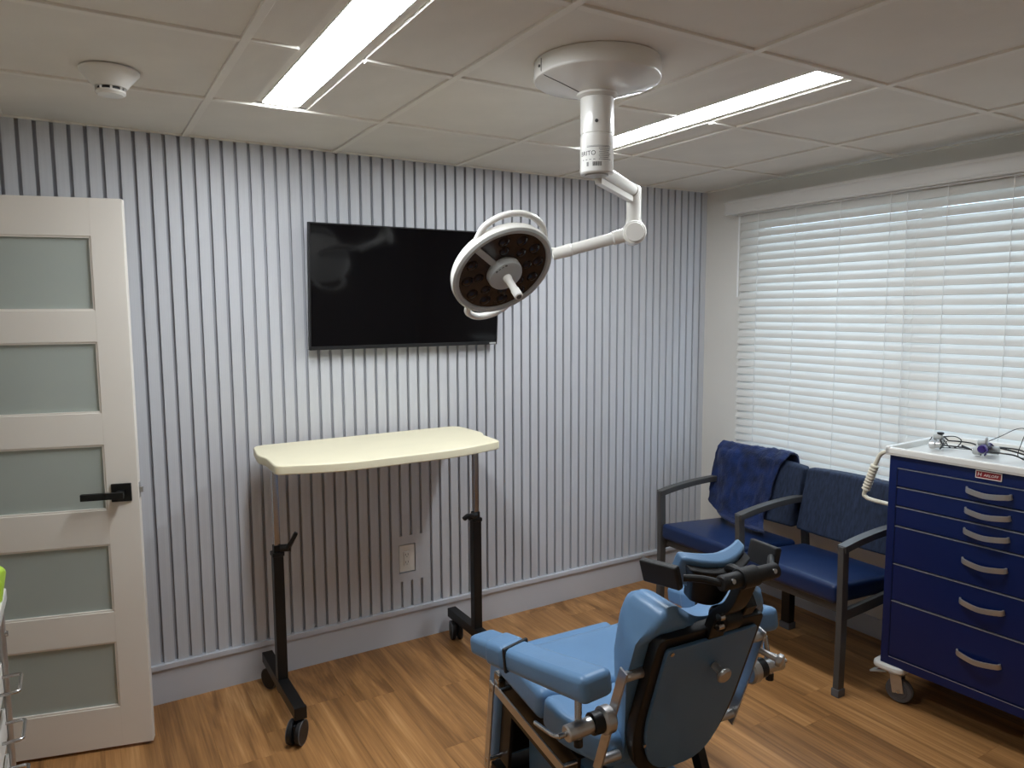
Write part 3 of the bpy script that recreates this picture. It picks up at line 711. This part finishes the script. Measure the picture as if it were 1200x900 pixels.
# side push handle with ribbed grip
hp = [(.13, .004, 1.0), (.13, -.05, 1.026), (.13, -.105, 1.015), (.13, -.130, .965)]
hp2 = [(.13, -.130, .965), (.13, -.172, .835), (.13, -.168, .812), (.13, -.13, .803), (.13, .004, .800)]
ph = obj('push_handle', join(tube([MCa @ V(p) for p in hp], .009, 12), tube([MCa @ V(p) for p in hp2], .009, 12)), M_BEIGE, t)
g0, g1 = MCa @ V((.13, -.132, .960)), MCa @ V((.13, -.170, .840))
gp = [(.0155+.0030*math.cos(i*math.pi), .0) for i in range(3)]
MG, LG = frame_to(g0, g1)
prof = [(.010, 0), (.017, .003)]
for i in range(8): prof += [(.0185, .008+i*(LG-.016)/8), (.0155, .008+(i+.5)*(LG-.016)/8)]
prof += [(.0185, LG-.006), (.010, LG)]
obj('grip', lathe(prof, 20, MG), M_BEIGE, ph)
for (cx_, cy_) in ((.045, .05), (.045, CWD-.05), (CDP-.06, .05), (CDP-.06, CWD-.05)):
    fy = -1 if cy_ < .3 else 1; fxx = -1 if cx_ < .2 else 1
    bm_ = prism(round_poly([(cx_-.062, cy_+.082*fy), (cx_+.075, cy_+.082*fy), (cx_+.075, cy_-.05*fy), (cx_-.062, cy_-.05*fy)][::(1 if fy < 0 else -1)], .04, 5), .140, .166, .008, 3); bm_.transform(MCa); bmesh.ops.recalc_face_normals(bm_, faces=bm_.faces)
    obj('bumper', bm_, M_WHITEP, t)
    swv = R(78 if fy < 0 else 64); cw, sw_ = math.cos(swv), math.sin(swv)
    P = lambda x, y, z: MCa @ V((cx_+x*cw+y*sw_, cy_-(-x*sw_+y*cw)*-1*1 if False else cy_+x*sw_-y*cw, z))
    fk = obj('castor', join(cyl(P(0, 0, .115), P(0, 0, .142), .022, n=18), sweep([P(.0, -.022, .122), P(.004, -.022, .09), P(.012, -.022, .046)], .044, .005, .001, upv=P(0, 1, 0)-P(0, 0, 0)), sweep([P(.0, .022, .122), P(.004, .022, .09), P(.012, .022, .046)], .044, .005, .001, upv=P(0, 1, 0)-P(0, 0, 0)), cb_(cx_-.024, cx_+.024, cy_-.024, cy_+.024, .116, .124, .002)), M_SATIN, t)
    wq0, wq1 = P(.012, -.017, .052), P(.012, .017, .052)
    wh = obj('wheel', lathe([(.030, -.001), (.034, .003), (.047, .003), (.052, .009), (.052, .025), (.047, .031), (.034, .031), (.030, .035)], 36, frame_to(wq0, wq1)[0]), M_RUB, fk)
    obj('axle', cyl(P(.012, -.028, .052), P(.012, .028, .052), .006, n=12), M_CHROME, fk)
    bp = box((0, 0, 0), (.075, .042, .008), .003); bp.transform(Matrix.Translation(P(-.066, .0, .112)) @ Matrix.Rotation(R(90)-PH if fy < 0 else R(-90), 4, 'Z') @ Matrix.Rotation(R(20), 4, 'Y'))
    pd = obj('brake_pedal', bp, M_LGREY, fk)
    bp = box((0, 0, .0045), (.016, .012, .001)); bp.transform(Matrix.Translation(P(-.066, .0, .112)) @ Matrix.Rotation(R(90)-PH if fy < 0 else R(-90), 4, 'Z') @ Matrix.Rotation(R(20), 4, 'Y'))
    # a fourth level is not wanted: the red mark belongs to the castor
    obj('pedal_mark', bp, M_RED, fk)

# ------------------------------------------------------------------ two loupe headsets on the cart tray
ZTR = ZT+.012
def headset(name, label, c, ang, ocular, body):
    t = thing(name, label, 'loupes', tuple(c), 0, 'loupe headsets on the cart')
    F = Matrix.Translation(V(c)) @ Matrix.Rotation(ang, 4, 'Z')
    P = lambda x, y, z: F @ V((x, y, z))
    fr = obj('glasses_frame', join(tube([P(-.065, .0, .030), P(-.05, -.012, .045), P(-.02, -.014, .046), P(0, -.010, .040), P(.02, -.014, .046), P(.05, -.012, .045), P(.065, 0, .030)], .003, 8),
        tube([P(-.058, -.004, .028), P(-.04, -.014, .010), P(-.018, -.012, .012), P(-.006, -.008, .032)], .002, 8), tube([P(.058, -.004, .028), P(.04, -.014, .010), P(.018, -.012, .012), P(.006, -.008, .032)], .002, 8)), body, t)
    for s in (-1, 1):
        obj('temple', tube([P(s*.065, 0, .030), P(s*.068, .05, .030), P(s*.066, .09, .026), P(s*.060, .13, .006)], lambda f: .0030, 8), M_BLKP, t)
        q0, q1 = P(s*.030, -.010, .026), P(s*.027, -.052, .022)
        oc = obj('ocular', lathe([(.010, 0), (.013, .004), (.013, .02), (.016, .024), (.016, .042), (.013, .045)], 24, frame_to(q0, q1)[0]), ocular, t)
        obj('lens', cyl(q1+(q1-q0).normalized()*.001, q1+(q1-q0).normalized()*.0035, .0125, n=20), M_CLEAR, oc)
    obj('nose_bridge', xf(box((0, -.012, .036), (.03, .012, .012), .003), F), M_BLKP, t)
    hl = obj('headlight', join(cyl(P(0, -.012, .054), P(0, -.045, .050), .011, n=18, bev=.002), cyl(P(0, -.012, .036), P(0, -.014, .054), .004, n=10)), M_LGREY, t)
    return t, P
c1 = V((-0.3552, -1.6505, 1.0540)); c2 = V((-0.3466, -1.8168, 1.0540))
def stand(P, m1, m2, t):          # clip on the bridge and the ring lamp above it
    obj('lamp_clip', join(cyl(P(.0, -.020, .048), P(0, -.020, .066), .006, n=10), cyl(P(0, -.020, .064), P(0, -.020, .072), .013, n=16, bev=.002)), m1, t)
    obj('bridge_block', join(cyl(P(-.036, -.016, .036), P(.036, -.016, .036), .010, n=14, bev=.002)), m2, t)
t1, P1 = headset('loupe_headset', 'silver magnifying loupes with black frame lying near the tray corner', c1+V((.03, 0, .002)), R(200), M_SATIN, M_BLKP)
stand(P1, M_BLKP, M_SATIN, t1)
obj('cable', tube([P1(0, -.050, .05), P1(-.03, -.065, .018), P1(-.035, -.05, .004), P1(-.05, .02, .003), P1(-.055, .06, .003), P1(-.05, .10, .003)], .0016, 7), M_BLKP, t1)
obj('cable', tube([P1(.02, .0, .040), P1(-.02, .012, .010), P1(-.035, .035, .012), P1(-.03, .05, .040), P1(-.01, .03, .058), P1(0, -.01, .055)], .0022, 7), M_BLKP, t1)
obj('cable_plug', cyl(P1(-.045, .050, .018), P1(-.050, .078, .006), .004, n=10), M_BLKP, t1)
t2, P2 = headset('loupe_headset', 'purple and silver magnifying loupes with looping cable on the cart top', c2+V((.03, -.0, .002)), R(196), M_LGREY, M_PURPLE)
obj('lamp_ring', tube([P2(.012*math.cos(a*math.pi/4), -.016, .062+.012*math.sin(a*math.pi/4)) for a in range(8)], .004, 8, 3, closed=True), M_SATIN, t2)
obj('body_shell', join(cyl(P2(-.055, -.022, .034), P2(.055, -.022, .034), .015, n=20, bev=.004)), M_PURPLE, t2)
obj('battery_pack', join(cyl(P2(-.060, -.030, .018), P2(-.060, .020, .018), .016, n=18, bev=.004)), M_LGREY, t2)
obj('cable', tube([P2(0, -.01, .06), P2(-.01, .03, .085), P2(-.02, .075, .115), P2(-.02, .105, .115), P2(-.02, .095, .07), P2(-.02, .085, .012), P2(-.03, .12, .006), P2(-.04, .17, .012), P2(-.04, .22, .006)], .0015, 7), M_BLKP, t2)
obj('cable', tube([P2(-.06, .01, .03), P2(-.06, .06, .022), P2(-.055, .12, .010), P2(-.05, .2, .005)], .0034, 8), M_BLKP, t2)

# ------------------------------------------------------------------ wire drawer trolley by the door (edge of the view)
TX, TY = -3.535, -.985
t = thing('wire_trolley', 'white framed trolley with chrome wire drawer pulls in front of the door', 'trolley', (TX-.21, TY-.25, 0))
for (x_, y_) in ((TX, TY), (TX, TY-.5), (TX-.40, TY), (TX-.40, TY-.5)):
    obj('post', cyl((x_-.008, y_-.008, .07), (x_-.008, y_-.008, .90), .009, n=14), M_SATIN, t)
    cs_ = obj('castor', cyl((x_-.008, y_-.008, .05), (x_-.008, y_-.008, .09), .008, n=10), M_SATIN, t)
    obj('wheel', cyl((x_-.018, y_-.02, .03), (x_+.002, y_-.02, .03), .03, n=20, bev=.003), M_RUB, cs_)
obj('tray_top', join(bx(TX-.415, TX+.006, TY-.515, TY+.006, .885, .897, .002), bx(TX-.004, TX+.008, TY-.515, TY+.008, .885, .918, .004), bx(TX-.417, TX-.405, TY-.515, TY+.008, .885, .918, .004), bx(TX-.415, TX+.006, TY-.004, TY+.008, .885, .918, .004), bx(TX-.415, TX+.006, TY-.517, TY-.505, .885, .918, .004)), M_WHITE, t)
for i, z in enumerate((.70, .575, .45, .325, .20)):
    d = obj('drawer', join(bx(TX-.395, TX-.012, TY-.48, TY-.02, z-.05, z-.044), bx(TX-.018, TX-.012, TY-.48, TY-.02, z-.05, z+.03, .001), bx(TX-.395, TX-.389, TY-.48, TY-.02, z-.05, z+.03), bx(TX-.395, TX-.012, TY-.026, TY-.02, z-.05, z+.03), bx(TX-.395, TX-.012, TY-.48, TY-.474, z-.05, z+.03)), M_WHITEP, t)
    obj('pull', tube([(TX-.012, TY-.045, z), (TX+.020, TY-.045, z), (TX+.030, TY-.05, z), (TX+.031, TY-.06, z), (TX+.031, TY-.135, z), (TX+.030, TY-.145, z), (TX+.020, TY-.15, z), (TX-.012, TY-.15, z)], .0042, 10, 5), M_CHROME, d)
obj('corner_bracket', cyl((TX-.008, TY-.008, .80), (TX+.006, TY-.008, .80), .007, n=12), M_CHROME, t)
# lime bag standing on it
t = thing('lime_pouch', 'lime green soft plastic pouch on the wire trolley', 'pouch', (TX-.095, TY-.12, .8975))
b = cushion(.215, .17, .11, .03, 8, 8, lambda c: (c.x*(1+.06*math.sin(c.y*60))+.012*(c.z > 0)-.012, c.y*(1+.08*math.sin(c.x*50)), c.z+.006*math.sin(c.x*70)*math.cos(c.y*60)), Matrix.Translation((TX-.095, TY-.12, .9545)))
obj('pouch_body', b, M_LIME, t); obj('pouch_seal', bx(TX-.19, TX-.01, TY-.05, TY-.045, .99, 1.03, .002), M_LIME, t)

# ------------------------------------------------------------------ treatment chair
XC = -1.935
TC = t = thing('treatment_chair', 'light blue reclining treatment chair with black frame and headrest', 'chair', (XC, -1.55, 0))
# seat frame: v up, tilt about x
ST_ = math.atan2(.056, .56)
MS = Matrix.Translation((XC, -1.53, .493)) @ Matrix.Rotation(ST_, 4, 'X')     # local y forward, z up; top of the seat at z=0
def sfn(c):
    z = c.z; s = abs(c.x)/.272; f = (c.y+.29)/.58
    if z > -.05:
        z -= .022*max(0, 1-(s/.80)**2)**.6*(1-max(0, (f-.6)/.4)**2) if s < .80 else 0
    return (c.x, c.y, z-.05+0)
obj('seat', cushion(.545, .25, .10, .022, 14, 10, lambda c: (c.x*(1-.34*max(0, (.03-c.y)/.18)**1.3), c.y, c.z-.05-(.020*max(0, 1-(abs(c.x)/.225)**4) if c.z > 0 else 0)), MS @ Matrix.Translation((0, -.125, 0))), M_BLUE, t)
obj('seat_front', cushion(.545, .285, .10, .026, 14, 8, lambda c: (c.x, c.y, c.z-.05-(.020*max(0, 1-(abs(c.x)/.225)**4)*(1-((c.y+.14)/.28))**.5 if c.z > 0 and c.y < .139 else 0)-(.02*max(0, c.y/.14)**3 if c.z > 0 else 0)), MS @ Matrix.Translation((0, .148, 0))), M_BLUE, t)
obj('seat_base', xf(join(box((0, .055, -.115), (.47, .40, .035), .006), box((-.235, .055, -.15), (.012, .43, .08), .003), box((.235, .055, -.15), (.012, .43, .08), .003)), MS), M_BLACK, t)
for s in (-1, 1):
    rl = obj('side_rail', xf(box((s*.292, .045, -.128), (.006, .42, .030), .001), MS), M_SATIN, t)
    pl = obj('name_plate', xf(box((s*.270, .06, -.165), (.004, .34, .050), .001), MS), M_BLACK, t)
    for yy in (-.15, .24): obj('rail_standoff', xf(cyl((s*.24, yy, -.128), (s*.289, yy, -.128), .008, n=14), MS), M_CHROME, t)
    MTx = MS @ Matrix.Translation((s*.2725, .07, -.163)) @ (Matrix(((0, 0, -1, 0), (-1, 0, 0, 0), (0, 1, 0, 0), (0, 0, 0, 1))) if s < 0 else Matrix(((0, 0, 1, 0), (1, 0, 0, 0), (0, 1, 0, 0), (0, 0, 0, 1))))
    obj('lettering', xf(join(*[xf(text_bm(ch, .030, .0008), Matrix.Translation(((i-2)*.036, 0, 0))) for i, ch in enumerate('DEXTA')]), MTx), M_SATIN, pl, flat=True)
# leg rest hanging from the seat front
ML = Matrix.Translation((XC, -1.215, .455)) @ Matrix.Rotation(R(8), 4, 'X')   # local z down the leg rest is -z
obj('leg_rest', xf(cushion(.50, .085, .40, .035, 8, 3, None, Matrix.Translation((0, .035, -.20))), ML), M_BLUE, t)
obj('leg_rest_frame', xf(join(box((-.225, -.035, -.21), (.014, .075, .34), .003), box((.225, -.035, -.21), (.014, .075, .34), .003), box((0, -.012, -.2), (.44, .012, .34), .002)), ML), M_BLACK, t)
for s in (-1, 1):
    obj('leg_link', xf(box((s*.285, -.02, -.225), (.006, .030, .33), .001), ML), M_SATIN, t)
    for zz in (-.085, -.36): obj('link_pin', xf(cyl((s*.225, -.02, zz), (s*.289, -.02, zz), .008, n=14), ML), M_CHROME, t)
    obj('hinge_block', xf(box((s*.262, -.03, -.045), (.03, .035, .05), .006), ML), M_CHROME, t)
# base
ba = join(bx(XC-.16, XC+.16, -1.66, -1.25, .04, .19, .01), bx(XC-.10, XC+.10, -1.60, -1.32, .19, .30, .006), bx(XC-.15, XC+.15, -1.72, -1.22, .30, .345, .005))
obj('pedestal', ba, M_BLUED, t)
obj('floor_plate', join(bx(XC-.24, XC+.24, -1.20, -1.12, 0, .04, .006), bx(XC-.27, XC+.27, -1.84, -1.76, 0, .04, .006), bx(XC-.09, XC+.09, -1.77, -1.18, 0, .04, .006)), M_BLACK, t)
for s in (-1, 1): obj('lift_strut', sweep([(XC+s*.20, -1.79, .035), (XC+s*.17, -1.70, .33)], .03, .045, .004, upv=(0, 1, .3), sm=False), M_BLACK, t)
# backrest
RHO = R(19)
MB = Matrix.Translation((XC, -1.945, .795)) @ Matrix.Rotation(RHO, 4, 'X')     # local z up along the back, y forward; origin top middle of the rear panel
pan = round_poly([(-.158, 0), (.158, 0), (.153, -.30), (.10, -.44), (-.10, -.44), (-.153, -.30)], [.02, .02, .08, .08, .08, .08], 5)
XZ = Matrix(((1, 0, 0, 0), (0, 0, 1, 0), (0, 1, 0, 0), (0, 0, 0, 1)))
bpn = prism(pan, -.012, .0, .003, 2, XZ)
for v in bpn.verts: v.co.y -= .020*(1-(v.co.x/.158)**2); v.co.z -= .006
obj('rear_panel', xf(bpn, MB), M_BLUED, t)
shell = round_poly([(-.185, .022), (.185, .022), (.182, -.33), (.12, -.48), (-.12, -.48), (-.182, -.33)], [.03, .03, .08, .08, .08, .08], 5)
shb = prism(shell, .0, .035, .006, 2, XZ)
for v in shb.verts: v.co.y -= .012*(1-(v.co.x/.19)**2)
obj('back_shell', xf(shb, MB), M_BLACK, t)
# upholstery: lofted cross sections across the width
def back_cushion():
    NS, NT = 44, 9; b = nb(); F = []; K = []
    HW = .225
    def top(s):
        a = abs(s)/HW
        ear = math.exp(-((a-.62)/.33)**2)
        return .022+.068*ear-.05*max(0, a-.8)/.2
    def prof(s):
        a = abs(s)/HW
        return .075+.055*math.exp(-((a-.72)/.24)**2)            # front depth: wings come forward
    NV = 26
    for side_ in (0, 1):
        for j in range(NS+1):
            s = HW*math.sin((j/NS-.5)*math.pi)
            tp = top(s); bt = -.50+.10*max(0, (abs(s)/HW-.5))**1.5
            col = []
            for i in range(NV+1):
                f = i/NV; v = bt+(tp-bt)*f
                edge = min(1, (HW-abs(s))/.03)**.5 if abs(s) < HW else 0
                dep = prof(s)
                rnd = 1
                dt = (tp-v); 
                if dt < .055: rnd = math.sqrt(max(0, 1-(1-dt/.055)**2))
                db = v-bt
                if db < .04: rnd = min(rnd, math.sqrt(max(0, 1-(1-db/.04)**2)))
                low = min(1, max(.62, .62+(v+.40)*1.0))
                wv = s*(.60+.40*min(1, max(0, (v+.5)/.38)))
                if side_ == 0: y = .035+(dep*low*rnd)*edge
                else: y = .035-.022*rnd*edge*min(1, max(0, (v+.02)/.05))
                col.append(b.verts.new((wv, y, v)))
            (F if side_ == 0 else K).append(col)
    for G, fl in ((F, 0), (K, 1)):
        for j in range(NS):
            for i in range(NV):
                q = (G[j][i], G[j][i+1], G[j+1][i+1], G[j+1][i]); b.faces.new(q if fl else q[::-1])
    bmesh.ops.remove_doubles(b, verts=b.verts, dist=.0004)
    # close the rim
    es = [e for e in b.edges if len(e.link_faces) == 1]
    if es: bmesh.ops.holes_fill(b, edges=es, sides=0)
    bmesh.ops.recalc_face_normals(b, faces=b.faces)
    return b
obj('backrest', xf(back_cushion(), MB), M_BLUE, t, ang=60)
for (sx_, sz_) in ((-.142, -.022), (-.140, -.34)):
    obj('screw', xf(cyl((sx_, -.004, sz_), (sx_, -.016, sz_), .006, n=12), MB), M_CHROME, t)
obj('clamp_knob', xf(join(cyl((.02, -.02, -.10), (.02, -.055, -.10), .010, n=16), cyl((.02, -.052, -.10), (.02, -.066, -.10), .022, n=24, bev=.004)), MB), M_SATIN, t)
# armrests on clamps
for s in (-1, 1):
    bar = sweep([MB @ V((s*.245, .03, -.085)), MB @ V((s*.245, .03, -.44))], .006, .030, .001, upv=MB.to_3x3() @ V((0, 1, 0)), sm=False)
    obj('arm_bracket', bar, M_SATIN, t)
    for zz in (-.108, -.405): obj('bracket_standoff', xf(cyl((s*.18, .03, zz), (s*.243, .03, zz), .014, n=18), MB), M_SATIN, t)
    q = MB @ V((s*.245, .03, -.245))
    cl = obj('arm_clamp', join(cyl(q, q+V((s*.035, 0, 0)), .036, n=32, bev=.006), cyl(q+V((s*.062, 0, 0)), q+V((s*.140, .0, -.004)), .0215, n=24, bev=.003)), M_SATIN, t)
    obj('clamp_collar', cyl(q+V((s*.034, 0, 0)), q+V((s*.064, 0, 0)), .029, n=28, bev=.002), M_BLACK, cl)
    h0 = q+V((s*.140, .0, -.004))
    obj('clamp_lever', join(cyl(h0, h0+V((s*.022, .0, 0)), .007, n=12), tube([h0+V((s*.018, 0, 0)), h0+V((s*.028, .02, -.004)), h0+V((s*.032, .10, -.012))], .0055, 10)), M_CHROME, cl)
    rp0 = q+V((s*.100, .004, -.03)); rp1 = V((XC+s*.335, q.y+.02, .655))
    obj('arm_post', cyl(rp0, rp1, .0095, n=16), M_CHROME, t); obj('post_cap', cyl(rp0-V((0, 0, .02)), rp0, .012, n=14), M_BLKP, t)
    a0 = V((XC+s*.325, -1.895, .705)) if s < 0 else V((XC+.315, -1.84, .715)); a1 = V((XC+s*.392, -1.365, .622))
    fa = (a1-a0).normalized(); xa = fa.cross(V((0, 0, 1))).normalized(); za = xa.cross(fa); mid = (a0+a1)/2
    MA = Matrix(((xa.x, fa.x, za.x, mid.x), (xa.y, fa.y, za.y, mid.y), (xa.z, fa.z, za.z, mid.z), (0, 0, 0, 1)))
    LA = (a1-a0).length
    ar = obj('armrest', xf(cushion(.105, LA, .072, .024, 4, 14, lambda c: (c.x*(1.0-.12*(c.y/LA+.5)), c.y, c.z*(1-.18*(c.y/LA+.5))-.004*math.cos(c.y*6)), None), MA), M_BLUE, t)
    obj('arm_strap', xf(cushion(.112, .10, .076, .026, 4, 4, lambda c: (c.x*.95, c.y+c.x*.25, c.z*.92-.002), Matrix.Translation((0, LA*.5-.13, 0))), MA), M_BLUE, ar)
    obj('strap_edge', xf(cushion(.107, .012, .072, .0035, 4, 2, lambda c: (c.x*.98, c.y+c.x*.25, c.z*.95-.002), Matrix.Translation((0, LA*.5-.186, 0))), MA), M_BLKP, ar)
# side knob by the window
q = MB @ V((.235, .01, -.14))
obj('side_knob', join(cyl(q, q+V((.02, -.045, -.012)), .009, n=14), cyl(q+V((.02, -.045, -.012)), q+V((.026, -.06, -.016)), .019, n=22, bev=.003)), M_SATIN, t)
# headrest: bracket plate, stem, cross bar, side paddles, contoured pad
obj('headrest_stem', join(sweep([MB @ V((.0, .0, -.02)), MB @ V((0, -.005, .06)), V((XC, -2.02, .90)), V((XC, -2.055, .972))], .055, .028, .004, upv=(0, 1, .2), sm=True), cyl((XC-.02, -1.975, .845), (XC+.045, -1.975, .845), .034, n=24, bev=.006), cyl((XC+.045, -1.985, .875), (XC+.085, -1.985, .875), .030, n=6, bev=.003)), M_BLACK, t)
obj('stem_lock', join(cyl((XC-.022, -2.00, .838), (XC-.040, -2.00, .838), .008, n=14), cyl((XC-.022, -2.0, .862), (XC-.036, -2.0, .862), .010, n=14)), M_CHROME, t)
BR = V((XC, -2.055, .979))
obj('cross_bar', join(cyl(BR-V((.088, 0, 0)), BR+V((.100, 0, 0)), .0195, n=24, bev=.003), cyl(BR-V((.028, 0, 0)), BR+V((.028, 0, 0)), .026, n=24, bev=.002)), M_BLKP, t)
for xx in (-.065, .075): obj('screw', cyl((XC+xx, -2.068, .985), (XC+xx, -2.077, .987), .006, n=12), M_CHROME, t)
for s in (-1, 1):
    pa = BR+V((s*.085, .0, .0)); pe = V((XC+s*.150, -1.995, .985))
    obj('paddle_arm', tube([pa, pa+V((s*.03, .03, .006)), pe], .009, 10), M_BLACK, t)
    pc = V((XC+s*.178, -1.945, .985-.006*(s+1)))
    pdl = cushion(.020, .115, .062, .006, 2, 6, lambda c: (c.x+.0, c.y, c.z), None)
    MP = Matrix.Translation(pc) @ Matrix.Rotation(R(-12*s), 4, 'Z') @ Matrix.Rotation(R(14*s), 4, 'Y') @ Matrix.Rotation(R(-4), 4, 'X')
    obj('side_paddle', xf(pdl, MP), M_BLKP, t)
MHR = Matrix.Translation((XC, -1.945, .962)) @ Matrix.Rotation(R(26), 4, 'X')
def hpad(c):
    a = c.x/.1175; y = c.y*(1-.32*a*a)+.042*a*a; z = c.z*(1-.30*a*a)+.008*abs(a)**1.5-.008*(1-abs(a))*(1 if c.z > 0 else 0)
    return (c.x, y, z)
obj('headrest_pad', xf(cushion(.215, .046, .105, .021, 16, 3, hpad), MHR), M_BLUE, t, ang=60)
obj('headrest_shell', xf(cushion(.205, .030, .115, .010, 12, 4, lambda c: (c.x*(.60+.40*(c.z+.0575)/.115), c.y-.032+.036*(c.x/.1075)**2, c.z-.024)), MHR), M_BLKP, t)
obj('pad_link', tube([BR, V((XC, -2.0, .985)), MHR @ V((0, -.04, 0))], .011, 10), M_BLACK, t)

TC.rotation_euler = (0, 0, R(-2.5))
